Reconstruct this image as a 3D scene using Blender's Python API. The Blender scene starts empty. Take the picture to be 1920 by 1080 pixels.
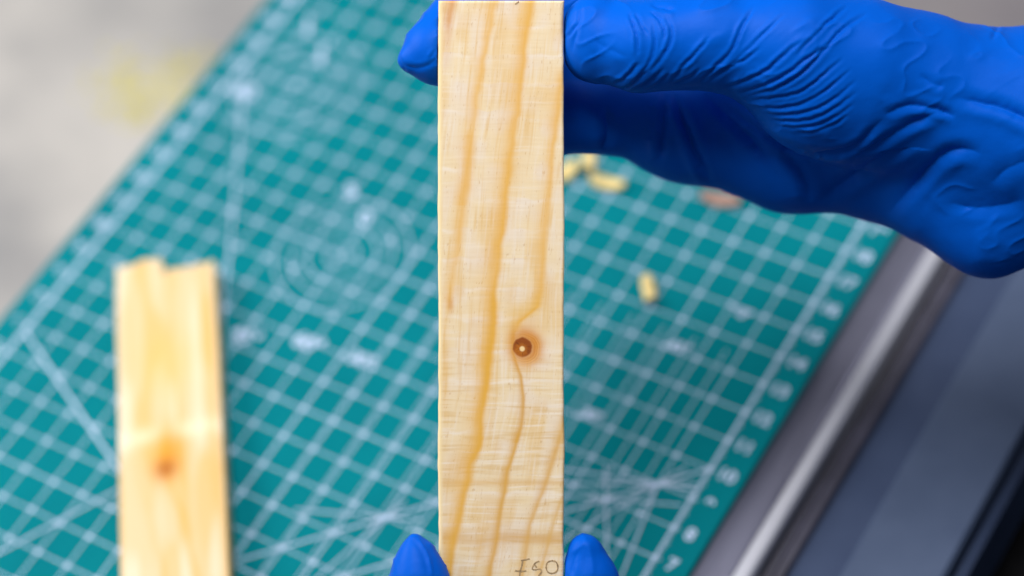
import bpy, bmesh, math, random
import numpy as np
from mathutils import Matrix, Vector
random.seed(4); rng = np.random.default_rng(7)
S = bpy.context.scene
COL = S.collection
CM = 0.01

# ------------------------------------------------------------------ camera
# world: centimetre grid of the cutting mat is x / y, z up, mat surface z = 0
CAM = np.array([34.129, -27.121, 54.329])                      # cm
RX = np.array([0.84974326, 0.50701013, -0.14448917])           # picture right
RD = np.array([0.32549059, -0.72013988, -0.61274336])          # picture down
RF = np.array([-0.4147195, 0.47364467, -0.77696104])           # forward
FPX, FOCUS = 4687.0, 55.6                                      # focal length (px of 1920), focus distance (cm)
cam = bpy.data.cameras.new('Camera'); camo = bpy.data.objects.new('Camera', cam); COL.objects.link(camo)
cam.sensor_width = 36.0; cam.lens = 36.0 * FPX / 1920
cam.clip_start = 0.02; cam.clip_end = 50
m = Matrix.Identity(4)
for i in range(3):
    m[i][0] = RX[i]; m[i][1] = -RD[i]; m[i][2] = -RF[i]; m[i][3] = CAM[i] * CM
camo.matrix_world = m
cam.dof.use_dof = True; cam.dof.focus_distance = FOCUS * CM; cam.dof.aperture_fstop = 5.6
S.camera = camo

# ------------------------------------------------------------------ light
world = bpy.data.worlds.new('World'); S.world = world; world.use_nodes = True
bg = world.node_tree.nodes['Background']; bg.inputs[0].default_value = (0.80, 0.88, 1.0, 1); bg.inputs[1].default_value = 0.13

def area(name, loc, target, size, power, col):
    l = bpy.data.lights.new(name, 'AREA'); l.shape = 'RECTANGLE'; l.size, l.size_y = size; l.energy = power; l.color = col
    o = bpy.data.objects.new(name, l); COL.objects.link(o)
    o.location = loc
    o.rotation_euler = (Vector(target) - Vector(loc)).to_track_quat('-Z', 'Y').to_euler()
    return o
area('window_light', (-0.65, -0.15, 0.55), (0.0, 0.0, 0.03), (0.5, 0.4), 7.2, (1.0, 0.95, 0.88))
area('ceiling_light', (0.00, 0.02, 1.05), (0.06, 0.02, 0.05), (0.45, 0.4), 9.6, (1.0, 0.98, 0.95))
area('rear_fill_light', (0.47, 0.62, 1.10), (0.10, 0.05, 0.0), (0.5, 0.5), 3.5, (1.0, 0.98, 0.96))  # added fill, set to brighten the trim lip and the hand's top edge
S.view_settings.view_transform = 'Standard'; S.view_settings.look = 'None'
S.view_settings.exposure = 0.0; S.view_settings.gamma = 1.0; S.view_settings.use_curve_mapping = False
S.cycles.max_bounces = 6

# ------------------------------------------------------------------ helpers
def lin(r, g, b):
    f = lambda c: (c / 255 / 12.92) if c / 255 <= 0.04045 else ((c / 255 + 0.055) / 1.055) ** 2.4
    return (f(r), f(g), f(b))
def nlin(a):
    a = np.asarray(a, float) / 255
    return np.where(a <= 0.04045, a / 12.92, ((a + 0.055) / 1.055) ** 2.4)

def tag(o, label=None, cat=None, group=None, kind=None):
    if label: o['label'] = label
    if cat: o['category'] = cat
    if group: o['group'] = group
    if kind: o['kind'] = kind
    return o

def link(name, me, mat=None, parent=None, smooth=False):
    o = bpy.data.objects.new(name, me); COL.objects.link(o)
    if mat: me.materials.append(mat)
    if parent: o.parent = parent
    if smooth:
        me.polygons.foreach_set('use_smooth', np.ones(len(me.polygons), bool))
    return o

def mesh_np(name, verts, faces, nq=4):
    me = bpy.data.meshes.new(name)
    verts = np.asarray(verts, np.float32); faces = np.asarray(faces, np.int32)
    me.vertices.add(len(verts)); me.vertices.foreach_set('co', verts.ravel())
    me.loops.add(faces.size); me.loops.foreach_set('vertex_index', faces.ravel())
    me.polygons.add(len(faces)); me.polygons.foreach_set('loop_start', np.arange(0, faces.size, faces.shape[1], dtype=np.int32))
    me.polygons.foreach_set('loop_total', np.full(len(faces), faces.shape[1], np.int32))
    me.update(calc_edges=True); me.validate()
    return me

def cam_frame(d=FOCUS):
    """matrix of a frame lying across the line of sight at depth d: x right, y up, z towards the viewer (units cm)"""
    o = CAM + RF * d
    M = Matrix.Identity(4)
    for i in range(3):
        M[i][0] = RX[i]; M[i][1] = -RD[i]; M[i][2] = -RF[i]; M[i][3] = o[i] * CM
    return M
FRAME = cam_frame()

def at(px, py, z=0.0):
    """picture pixel and height z (cm) above the slat's face -> point in FRAME, cm"""
    k = (FOCUS - z) / FPX
    return np.array([(px - 960) * k, -(py - 540) * k, z])

def on_plane(px, py, z=0.0):
    """picture pixel -> world point (cm) on the horizontal plane z"""
    d = RF + RX * (px - 960) / FPX + RD * (py - 540) / FPX
    return CAM + d * ((z - CAM[2]) / d[2])

# value noise
def vnoise(*c, seed=0):
    c = [np.asarray(x, float) for x in c]
    i = [np.floor(x).astype(np.int64) for x in c]; f = [x - np.floor(x) for x in c]
    f = [t * t * (3 - 2 * t) for t in f]
    def h(ix):
        v = np.zeros_like(ix[0]) + seed * 1013
        for k, x in enumerate(ix): v = v + x * (73856093, 19349663, 83492791)[k]
        v = (v ^ (v >> 13)) * 1274126177 & 0x7fffffff
        v = (v ^ (v >> 16)) * 60493 & 0x7fffffff
        return ((v >> 5) & 0xffff) / 65535.0
    out = 0
    n = len(c)
    for b in range(1 << n):
        w = 1.0; ix = []
        for k in range(n):
            bit = b >> k & 1
            ix.append(i[k] + bit); w = w * (f[k] if bit else 1 - f[k])
        out = out + w * h(ix)
    return out

def ss(a, b, x):
    t = np.clip((x - a) / (b - a), 0, 1); return t * t * (3 - 2 * t)

# ------------------------------------------------------------------ materials
def new_mat(name):
    M = bpy.data.materials.new(name); M.use_nodes = True
    return M, M.node_tree, M.node_tree.nodes['Principled BSDF']

def noise_mat(name, c1, c2, scale, rough=0.5, bump=0.0, metallic=0.0, spec=0.5, detail=4, bscale=None, stretch=None, rough2=None):
    M, nt, b = new_mat(name)
    tc = nt.nodes.new('ShaderNodeTexCoord'); n = nt.nodes.new('ShaderNodeTexNoise'); r = nt.nodes.new('ShaderNodeMix'); r.data_type = 'RGBA'
    src = tc.outputs['Object']
    if stretch:
        mp = nt.nodes.new('ShaderNodeMapping'); mp.inputs['Scale'].default_value = stretch
        nt.links.new(src, mp.inputs['Vector']); src = mp.outputs['Vector']
    n.inputs['Scale'].default_value = scale; n.inputs['Detail'].default_value = detail
    nt.links.new(src, n.inputs['Vector'])
    mr = nt.nodes.new('ShaderNodeMapRange'); mr.inputs[1].default_value = 0.3; mr.inputs[2].default_value = 0.7
    nt.links.new(n.outputs['Fac'], mr.inputs[0]); nt.links.new(mr.outputs[0], r.inputs['Factor'])
    r.inputs['A'].default_value = (*c1, 1); r.inputs['B'].default_value = (*c2, 1)
    nt.links.new(r.outputs['Result'], b.inputs['Base Color'])
    b.inputs['Roughness'].default_value = rough; b.inputs['Metallic'].default_value = metallic; b.inputs['Specular IOR Level'].default_value = spec
    if rough2 is not None:
        m2 = nt.nodes.new('ShaderNodeMapRange'); m2.inputs[3].default_value = rough; m2.inputs[4].default_value = rough2
        nt.links.new(n.outputs['Fac'], m2.inputs[0]); nt.links.new(m2.outputs[0], b.inputs['Roughness'])
    if bump:
        n2 = nt.nodes.new('ShaderNodeTexNoise'); n2.inputs['Scale'].default_value = bscale or scale * 4; n2.inputs['Detail'].default_value = 3
        nt.links.new(src, n2.inputs['Vector'])
        bp = nt.nodes.new('ShaderNodeBump'); bp.inputs['Strength'].default_value = bump; bp.inputs['Distance'].default_value = 0.0004
        nt.links.new(n2.outputs['Fac'], bp.inputs['Height']); nt.links.new(bp.outputs['Normal'], b.inputs['Normal'])
    return M

M_floor = noise_mat('speckled_floor', lin(192, 189, 186), lin(126, 127, 131), 11, 0.5, 0.1, detail=5)
M_bench = noise_mat('brushed_worktop', lin(120, 118, 124), lin(138, 134, 138), 60, 0.35, metallic=0.6)
M_mat = noise_mat('teal_vinyl', lin(0, 108, 120), lin(0, 118, 130), 30, 0.7, 0.25, bscale=2500, spec=0.04)
M_print = noise_mat('pale_mat_print', lin(190, 210, 240), lin(174, 196, 230), 500, 0.6)
M_alu = noise_mat('brushed_aluminium', lin(112, 113, 132), lin(128, 129, 148), 80, 0.45, metallic=1.0, stretch=(30, 1, 30), rough2=0.5)
M_bead = noise_mat('painted_lip_highlight', lin(228, 229, 240), lin(216, 218, 232), 80, 0.4, metallic=0.15, stretch=(30, 1, 30))  # near-white colour stands in for the highlight along the lip
M_slate = noise_mat('slate_paint', lin(48, 62, 92), lin(54, 68, 98), 90, 0.55, 0.1, spec=0.25)
M_slate2 = noise_mat('light_slate_paint', lin(64, 78, 106), lin(70, 84, 112), 90, 0.5, 0.1, spec=0.25)
M_black = noise_mat('void_black', lin(8, 8, 10), lin(14, 14, 17), 120, 0.8, spec=0.1)
M_dark = noise_mat('dark_gap_metal', lin(58, 57, 72), lin(76, 75, 94), 90, 0.5)
M_chip = noise_mat('wood_chip', lin(230, 212, 152), lin(220, 192, 122), 300, 0.7)
M_chip2 = noise_mat('reddish_chip', lin(140, 108, 98), lin(160, 134, 124), 300, 0.7)
M_yellow = noise_mat('yellow_paper', lin(200, 192, 104), lin(192, 184, 112), 60, 0.7)
M_pencil = noise_mat('pencil_lead', lin(134, 110, 80), lin(190, 160, 118), 900, 0.6)

def glove_mat():
    M, nt, b = new_mat('blue_nitrile')
    tc = nt.nodes.new('ShaderNodeTexCoord'); n = nt.nodes.new('ShaderNodeTexNoise'); n.inputs['Scale'].default_value = 60; n.inputs['Detail'].default_value = 5
    nt.links.new(tc.outputs['Object'], n.inputs['Vector'])
    r = nt.nodes.new('ShaderNodeMix'); r.data_type = 'RGBA'
    r.inputs['A'].default_value = (0.0, 0.086, 0.54, 1); r.inputs['B'].default_value = (0.0, 0.101, 0.60, 1)
    nt.links.new(n.outputs['Fac'], r.inputs['Factor']); nt.links.new(r.outputs['Result'], b.inputs['Base Color'])
    b.inputs['Roughness'].default_value = 0.45; b.inputs['Specular IOR Level'].default_value = 0.06
    n2 = nt.nodes.new('ShaderNodeTexNoise'); n2.inputs['Scale'].default_value = 900; n2.inputs['Detail'].default_value = 4
    nt.links.new(tc.outputs['Object'], n2.inputs['Vector'])
    bp = nt.nodes.new('ShaderNodeBump'); bp.inputs['Strength'].default_value = 0.12; bp.inputs['Distance'].default_value = 0.0003
    nt.links.new(n2.outputs['Fac'], bp.inputs['Height']); nt.links.new(bp.outputs['Normal'], b.inputs['Normal'])
    return M
M_glove = glove_mat()

def wood_mat():
    M, nt, b = new_mat('pine_wood')
    a = nt.nodes.new('ShaderNodeAttribute'); a.attribute_name = 'grain'
    tc = nt.nodes.new('ShaderNodeTexCoord'); mp = nt.nodes.new('ShaderNodeMapping'); mp.inputs['Scale'].default_value = (2600, 160, 900)
    n = nt.nodes.new('ShaderNodeTexNoise'); n.inputs['Scale'].default_value = 1; n.inputs['Detail'].default_value = 3
    nt.links.new(tc.outputs['Object'], mp.inputs['Vector']); nt.links.new(mp.outputs['Vector'], n.inputs['Vector'])
    mr = nt.nodes.new('ShaderNodeMapRange'); mr.inputs[3].default_value = 0.97; mr.inputs[4].default_value = 1.03
    nt.links.new(n.outputs['Fac'], mr.inputs[0])
    vm = nt.nodes.new('ShaderNodeVectorMath'); vm.operation = 'SCALE'
    nt.links.new(a.outputs['Color'], vm.inputs[0]); nt.links.new(mr.outputs[0], vm.inputs['Scale'])
    nt.links.new(vm.outputs[0], b.inputs['Base Color'])
    b.inputs['Roughness'].default_value = 0.55; b.inputs['Specular IOR Level'].default_value = 0.35
    bp = nt.nodes.new('ShaderNodeBump'); bp.inputs['Strength'].default_value = 0.06; bp.inputs['Distance'].default_value = 0.0001
    nt.links.new(n.outputs['Fac'], bp.inputs['Height']); nt.links.new(bp.outputs['Normal'], b.inputs['Normal'])
    return M
M_wood = wood_mat()

# ------------------------------------------------------------------ setting
def boxes(name, specs, mat, parent=None, bevel=0.0):
    """one mesh of axis-aligned boxes, cm"""
    bm = bmesh.new()
    for (x0, x1, y0, y1, z0, z1) in specs:
        r = bmesh.ops.create_cube(bm, size=1.0)
        for v in r['verts']:
            v.co = Vector(((x0 + x1) / 2 + v.co.x * (x1 - x0), (y0 + y1) / 2 + v.co.y * (y1 - y0), (z0 + z1) / 2 + v.co.z * (z1 - z0))) * CM
    if bevel:
        bmesh.ops.bevel(bm, geom=bm.edges[:], offset=bevel * CM, segments=3, affect='EDGES', profile=0.5)
    me = bpy.data.meshes.new(name); bm.to_mesh(me); bm.free()
    return link(name, me, mat, parent, smooth=False)

def profile_bar(name, prof, y0, y1, mat, parent=None, smooth=False):
    """closed (x, z) outline in cm pulled along y"""
    n = len(prof)
    vs = [(x * CM, y * CM, z * CM) for y in (y0, y1) for x, z in prof]
    fs = [(i, (i + 1) % n, n + (i + 1) % n, n + i) for i in range(n)] + [tuple(range(n - 1, -1, -1)), tuple(range(n, 2 * n))]
    me = bpy.data.meshes.new(name); me.from_pydata(vs, [], fs); me.update()
    bm = bmesh.new(); bm.from_mesh(me); bmesh.ops.recalc_face_normals(bm, faces=bm.faces[:]); bm.to_mesh(me); bm.free()
    o = link(name, me, mat, parent)
    if smooth: me.shade_smooth() if hasattr(me, 'shade_smooth') else None
    return o

FLOOR_Z = -12.0
fl = bpy.data.meshes.new('floor')
fl.from_pydata([(x * CM, y * CM, FLOOR_Z * CM) for x, y in ((-150, -150), (150, -150), (150, 150), (-150, 150))], [], [(0, 1, 2, 3)])
tag(link('floor', fl, M_floor), kind='structure')
MAT_V0, MAT_V1 = -13.0, 17.0
tag(boxes('worktop', [(-7.6, 14.9, MAT_V0 - 6, MAT_V1 + 0.0, FLOOR_Z, -0.32)], M_bench, bevel=0.05), kind='structure')

# aluminium edge trim along the worktop, right of the mat
trim = tag(bpy.data.objects.new('metal_edge_trim', None), 'grey aluminium edge trim with a rounded lip, its highlight painted in, right of the mat', 'trim')
COL.objects.link(trim)
profile_bar('flat_strip', [(13.2, -0.315), (13.2, -0.302), (14.84, -0.22), (14.915, -0.24), (14.915, -1.3), (14.905, -1.3), (14.905, -0.315)], MAT_V0 - 6, MAT_V1, M_alu, trim)
lip = [(14.93, -0.30)]
for a in np.linspace(4, 32, 12): lip.append((lip[-1][0] + 0.028, lip[-1][1] - 0.028 * math.tan(math.radians(a))))
lip += [(lip[-1][0] + 0.03, lip[-1][1] - 0.06), (lip[-1][0] + 0.04, -1.5), (14.93, -1.5)]
profile_bar('rounded_lip', lip, MAT_V0 - 6, MAT_V1, M_bead, trim, smooth=True)

# slate-blue machine bed beside the bench
mach = tag(bpy.data.objects.new('machine_bed', None), 'slate blue metal machine bed with stepped panels at lower right', 'machine'); COL.objects.link(mach)
Y0, Y1 = MAT_V0 - 12, MAT_V1 + 1.0
profile_bar('inner_channel', [(15.40, -3), (15.40, -1.0), (15.55, -1.02), (15.70, -0.85), (15.88, -0.85), (15.95, -1.0), (15.95, -3)], Y0, Y1, M_dark, mach)
profile_bar('lower_panel', [(15.97, -3), (15.97, -1.0), (17.25, -0.86), (17.25, -3)], Y0, Y1, M_slate, mach)
profile_bar('upper_panel', [(17.27, -3), (17.27, -0.66), (17.33, -0.60), (19.60, -0.42), (19.70, -0.5), (19.75, -3)], Y0, Y1, M_slate2, mach)
profile_bar('rubber_edge', [(19.77, -3), (19.77, -0.9), (20.05, -1.0), (20.1, -3)], Y0, Y1, M_slate, mach)
profile_bar('void_block', [(15.5, FLOOR_Z), (15.5, -3.02), (60, -3.02), (60, FLOOR_Z)], Y0, Y1, M_black, mach)  # black block put in for the dark void past the panels

# added grey block, coloured to stand in for the dimmer floor behind the bench
dim_block = tag(bpy.data.objects.new('dim_floor_block', None), 'added dull grey block standing in for the dimmer floor behind the glove, upper right corner', 'backdrop block'); COL.objects.link(dim_block)
M_dim = noise_mat('dim_floor_grey', lin(112, 108, 114), lin(124, 120, 124), 30, 0.6)
boxes('dim_block_body', [(-1, 60, 24.6, 70, FLOOR_Z, -7.02)], M_dim, dim_block, bevel=0.1)
boxes('dim_block_top', [(-1.5, 60.5, 24.0, 70.5, -7.0, -5.8)], M_dim, dim_block, bevel=0.15)

# yellow scrap on the floor left of the mat
def scrap(name, c, w, l, h, rot, mat, seed, label, cat, group=None, curl=0.6):
    """a curled sliver: a bent, tapered sheet with thickness, cm"""
    nu, nv = 12, 5
    vs = []; t = 0.08 * w + 0.03
    rr = np.random.default_rng(seed)
    ph = rr.uniform(0, 6)
    for side in (1, -1):
        for i in range(nu + 1):
            s = i / nu
            ww = w * (0.45 + 0.55 * math.sin(math.pi * min(1, s * 0.8 + 0.15))) * (1 + 0.2 * math.sin(5 * s + ph))
            for j in range(nv + 1):
                q = j / nv - 0.5
                x = (s - 0.5) * l; y = q * ww + 0.1 * w * math.sin(3 * s + ph)
                z = h * (1 - curl + curl * (2 * s - 1) ** 2) * (0.6 + 0.4 * math.cos(q * 2.6)) + 0.1 * h * math.sin(7 * s + 4 * q + ph) + side * t / 2
                vs.append((x, y, z))
    A = (nu + 1) * (nv + 1); fs = []
    for i in range(nu):
        for j in range(nv):
            a = i * (nv + 1) + j
            fs.append((a, a + nv + 1, a + nv + 2, a + 1)); fs.append((A + a, A + a + 1, A + a + nv + 2, A + a + nv + 1))
    ring = [i * (nv + 1) for i in range(nu + 1)] + [nu * (nv + 1) + j for j in range(1, nv + 1)] + [i * (nv + 1) + nv for i in range(nu - 1, -1, -1)] + [j for j in range(nv - 1, 0, -1)]
    for k in range(len(ring)):
        a, b = ring[k], ring[(k + 1) % len(ring)]
        fs.append((a, b, A + b, A + a))
    vs = np.array(vs); vs[:, 2] -= vs[:, 2].min()
    me = bpy.data.meshes.new(name); me.from_pydata((vs * CM).tolist(), [], fs); me.update()
    bm = bmesh.new(); bm.from_mesh(me); bmesh.ops.recalc_face_normals(bm, faces=bm.faces[:]); bm.to_mesh(me); bm.free()
    o = link(name, me, mat, smooth=True)
    o.location = Vector(c) * CM; o.rotation_euler = (0, 0, rot)
    return tag(o, label, cat, group)
p = on_plane(300, 172, FLOOR_Z)
vs, fs = [], []
for k in range(170):                                            # yellow sawdust flakes strewn on the floor
    cx, cy = rng.normal(0, 1.5), rng.normal(0, 1.1); a = rng.uniform(0, 6.3); l, w, hh = rng.uniform(0.12, 0.42), rng.uniform(0.08, 0.22), rng.uniform(0.02, 0.08)
    b0 = len(vs)
    for z in (0.0, hh):
        for sx, sy in ((-1, -1), (1, -0.7), (0.8, 1), (-0.9, 0.8)):
            x_, y_ = sx * l / 2, sy * w / 2
            vs.append(((cx + x_ * math.cos(a) - y_ * math.sin(a)) * CM, (cy + x_ * math.sin(a) + y_ * math.cos(a)) * CM, (0.01 + z + 0.02 * sx * z) * CM))
    fs += [(b0 + 3, b0 + 2, b0 + 1, b0), (b0 + 4, b0 + 5, b0 + 6, b0 + 7)] + [(b0 + q, b0 + (q + 1) % 4, b0 + 4 + (q + 1) % 4, b0 + 4 + q) for q in range(4)]
me = bpy.data.meshes.new('sawdust'); me.from_pydata(vs, [], fs); me.update()
o = tag(link('sawdust', me, M_yellow), 'faint yellow sawdust strewn on the floor left of the mat', 'sawdust', kind='stuff')
o.location = Vector(p) * CM

# ------------------------------------------------------------------ cutting mat
def rounded_rect(x0, x1, y0, y1, r, n=6):
    pts = []
    for cx, cy, a0 in ((x1 - r, y1 - r, 0), (x0 + r, y1 - r, 90), (x0 + r, y0 + r, 180), (x1 - r, y0 + r, 270)):
        for k in range(n + 1):
            a = math.radians(a0 + 90 * k / n); pts.append((cx + r * math.cos(a), cy + r * math.sin(a)))
    return pts
pts = rounded_rect(-7.92, 14.0, MAT_V0, MAT_V1, 0.5)
n = len(pts)
bm = bmesh.new()
low = [bm.verts.new((x * CM, y * CM, -0.30 * CM)) for x, y in pts]; top = [bm.verts.new((x * CM, y * CM, 0)) for x, y in pts]
bm.faces.new(top); bm.faces.new(low[::-1])
for i in range(n): bm.faces.new((low[i], low[(i + 1) % n], top[(i + 1) % n], top[i]))
edges = [e for e in bm.edges if all(abs(v.co.z) < 1e-6 for v in e.verts)]
bmesh.ops.bevel(bm, geom=edges, offset=0.04 * CM, segments=2, affect='EDGES')
me = bpy.data.meshes.new('cutting_mat'); bm.to_mesh(me); bm.free()
cmat = tag(link('cutting_mat', me, M_mat), 'teal cutting mat printed with a pale centimetre grid, under the wood slats', 'cutting mat')

class Print:
    def __init__(s): s.v = []; s.f = []
    def seg(s, a, b, w, z):
        a = np.array(a, float); b = np.array(b, float); d = b - a; d /= np.linalg.norm(d); nrm = np.array([-d[1], d[0]]) * w / 2
        k = len(s.v)
        for q in (a - nrm, b - nrm, b + nrm, a + nrm): s.v.append((q[0] * CM, q[1] * CM, z * CM))
        s.f.append((k, k + 1, k + 2, k + 3))
    def circle(s, c, r, w, z, a0=0, a1=360, n=72):
        k = len(s.v)
        for i in range(n + 1):
            a = math.radians(a0 + (a1 - a0) * i / n)
            for q in (r - w / 2, r + w / 2): s.v.append(((c[0] + q * math.cos(a)) * CM, (c[1] + q * math.sin(a)) * CM, z * CM))
        for i in range(n): s.f.append((k + 2 * i, k + 2 * i + 1, k + 2 * i + 3, k + 2 * i + 2))
    def build(s, name, mat, parent):
        me = bpy.data.meshes.new(name); me.from_pydata(s.v, [], s.f); me.update()
        return link(name, me, mat, parent)
GU0, GU1, GV0, GV1 = -7, 13, -12, 16
P = Print()
for v in range(GV0, GV1 + 1): P.seg((GU0, v), (GU1, v), 0.029 if v % 5 else 0.038, 0.006)
P.build('grid_lines_across', M_print, cmat)
P = Print()
for u in range(GU0, GU1 + 1): P.seg((u, GV0), (u, GV1), 0.029 if u % 5 else 0.038, 0.010)
# the finer second set of lines that drifts out of step towards the right
for n_ in range(2, 13):
    P.seg((n_ - 0.40 * (n_ - 1) / 11, GV0), (n_ - 0.40 * (n_ - 1) / 11, 6.6), 0.022, 0.011)
P.build('grid_lines_along', M_print, cmat)
P = Print()   # heavier crosses where the lines meet
for u in range(GU0, GU1 + 1):
    for v in range(GV0, GV1 + 1): P.seg((u - 0.065, v), (u + 0.065, v), 0.13, 0.0125)
tag(P.build('grid_dots', M_print, cmat), kind='stuff')
P = Print()   # border ruler with millimetre ticks
for k in range((GV1 - GV0) * 10 + 1):
    v = GV0 + k / 10; l = 0.32 if k % 10 == 0 else 0.24 if k % 5 == 0 else 0.16
    P.seg((GU1, v), (GU1 + l * 0.6, v), 0.028, 0.014)
P.seg((GU1, GV0), (GU1, GV1), 0.055, 0.015)
P.build('border_ruler', M_print, cmat)
P = Print()
for k in range((GV1 - GV0) * 10 + 1):
    v = GV0 + k / 10; l = 0.32 if k % 10 == 0 else 0.24 if k % 5 == 0 else 0.16
    P.seg((GU0 - l * 0.6, v), (GU0, v), 0.028, 0.014)
P.seg((GU0, GV0), (GU0, GV1), 0.08, 0.015)
P.build('border_ruler', M_print, cmat)
P = Print()   # concentric circle templates
for c, rs in (((0, 5), (0.5, 1.0, 1.5, 2.0)), ((-5, 10), (0.5, 1.0, 1.5, 2.0))):
    for r in rs: P.circle(c, r, 0.032, 0.018)
    P.seg((c[0] - 0.25, c[1]), (c[0] + 0.25, c[1]), 0.05, 0.019); P.seg((c[0], c[1] - 0.25), (c[0], c[1] + 0.25), 0.05, 0.020)
P.build('circle_template', M_print, cmat)
P = Print()   # angle lines
def ray(c, ang, l0, l1, w=0.05, z=0.022):
    a = math.radians(ang); P.seg((c[0] + l0 * math.cos(a), c[1] + l0 * math.sin(a)), (c[0] + l1 * math.cos(a), c[1] + l1 * math.sin(a)), w, z)
ray((-5.36, 7.48), -59.2, -3.0, 9.0, 0.05, 0.022)
ray((-7.0, -1.2), -26.3, 0, 9.5, 0.07, 0.0225)
ray((13, 3), 225, 0, 14.0, 0.05, 0.023)
ray((12, 2), 205, -1.0, 3.0, 0.04, 0.0235); ray((12, 2), 62, -3.0, 0.9, 0.04, 0.024); ray((12, 2), 15, -4.0, 1.0, 0.045, 0.0245); ray((12, 2), 100, -3.0, 0, 0.045, 0.025)
ray((11, 1), 20, -2.0, 2.0, 0.04, 0.0255); ray((11, 1), 120, -2.0, 1.0, 0.04, 0.026)
ray((6, -2), 45, -7.0, 4.0, 0.05, 0.027); ray((6, -2), 20, -2.5, 1, 0.04, 0.0275); ray((6, -2), 75, -3, 0.7, 0.04, 0.028)
ray((-1.5, -5.0), 60, -3.0, 2.6, 0.05, 0.029)
P.build('angle_lines', M_print, cmat)

def printed_text(name, body, pos, size, rot, z, bold=0.0):
    cu = bpy.data.curves.new(name, 'FONT'); cu.body = body; cu.size = size * CM; cu.align_x = 'CENTER'; cu.align_y = 'CENTER'; cu.offset = bold * CM
    t = bpy.data.objects.new(name, cu); COL.objects.link(t)
    me = bpy.data.meshes.new_from_object(t.evaluated_get(bpy.context.evaluated_depsgraph_get()))
    bpy.data.objects.remove(t)
    o = link(name, me, M_print, cmat); o.location = (pos[0] * CM, pos[1] * CM, z * CM); o.rotation_euler = (0, 0, rot)
    return o
for v in range(-1, 16):
    printed_text('scale_number', str(v + 7 if v + 7 >= 0 else ''), (GU1 + 0.50, v - 0.02), 0.52, math.radians(0), 0.016, 0.014)
for v in range(-6, 14):
    printed_text('scale_number', str(v + 7), (GU0 - 0.42, v), 0.50, math.radians(0), 0.016, 0.012)
for body, pos, s, r in (('1', (-6.0, 12.2), 1.3, 0.5), ('1', (-4.9, 11.3), 1.3, 0.5), ('5', (-1.05, 7.1), 0.9, 0.5), ('0', (-0.1, 6.4), 0.9, 0.5),
                        ('60', (-6.3, 9.1), 0.9, 0.3), ('45°', (-0.9, 1.35), 0.8, 0.0), ('60°', (0.9, 1.9), 0.8, 0.0), ('30°', (2.6, 2.05), 0.7, 0.0),
                        ('45°', (10.4, 6.1), 0.55, 0.0), ('30°', (9.35, 3.15), 0.5, 0.0), ('60°', (11.4, 7.85), 0.5, 0.0), ('15°', (8.4, 0.7), 0.5, 0)):
    printed_text('angle_number', body, pos, s * 0.85, r, 0.032, 0.015)

# ------------------------------------------------------------------ wood
def band(x, y, curve, wl, wr, amp, jit=2.0, seed=0):
    """late-wood band: curve is (y, x, strength) knots; soft to the left, crisp to the right"""
    c = np.array(curve, float)
    cx = np.interp(y, c[:, 0], c[:, 1]); st = np.interp(y, c[:, 0], c[:, 2], left=0, right=0)
    cx = cx + (vnoise(y / 23.0, seed=seed) - 0.5) * jit * 2 + (vnoise(y / 6.0, seed=seed + 5) - 0.5) * jit * 0.6
    ws = 0.75 + 0.6 * vnoise(y / 45.0, x / 200, seed=seed + 9)
    d = x - cx
    g = np.where(d < 0, np.exp(-(np.abs(d) / (wl * ws)) ** 1.4), np.exp(-(d / (wr * ws)) ** 2))
    return amp * st * g

def mixc(col, target, f):
    f = np.clip(f, 0, 1)[..., None]
    return col * (1 - f) + nlin(target) * f

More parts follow.
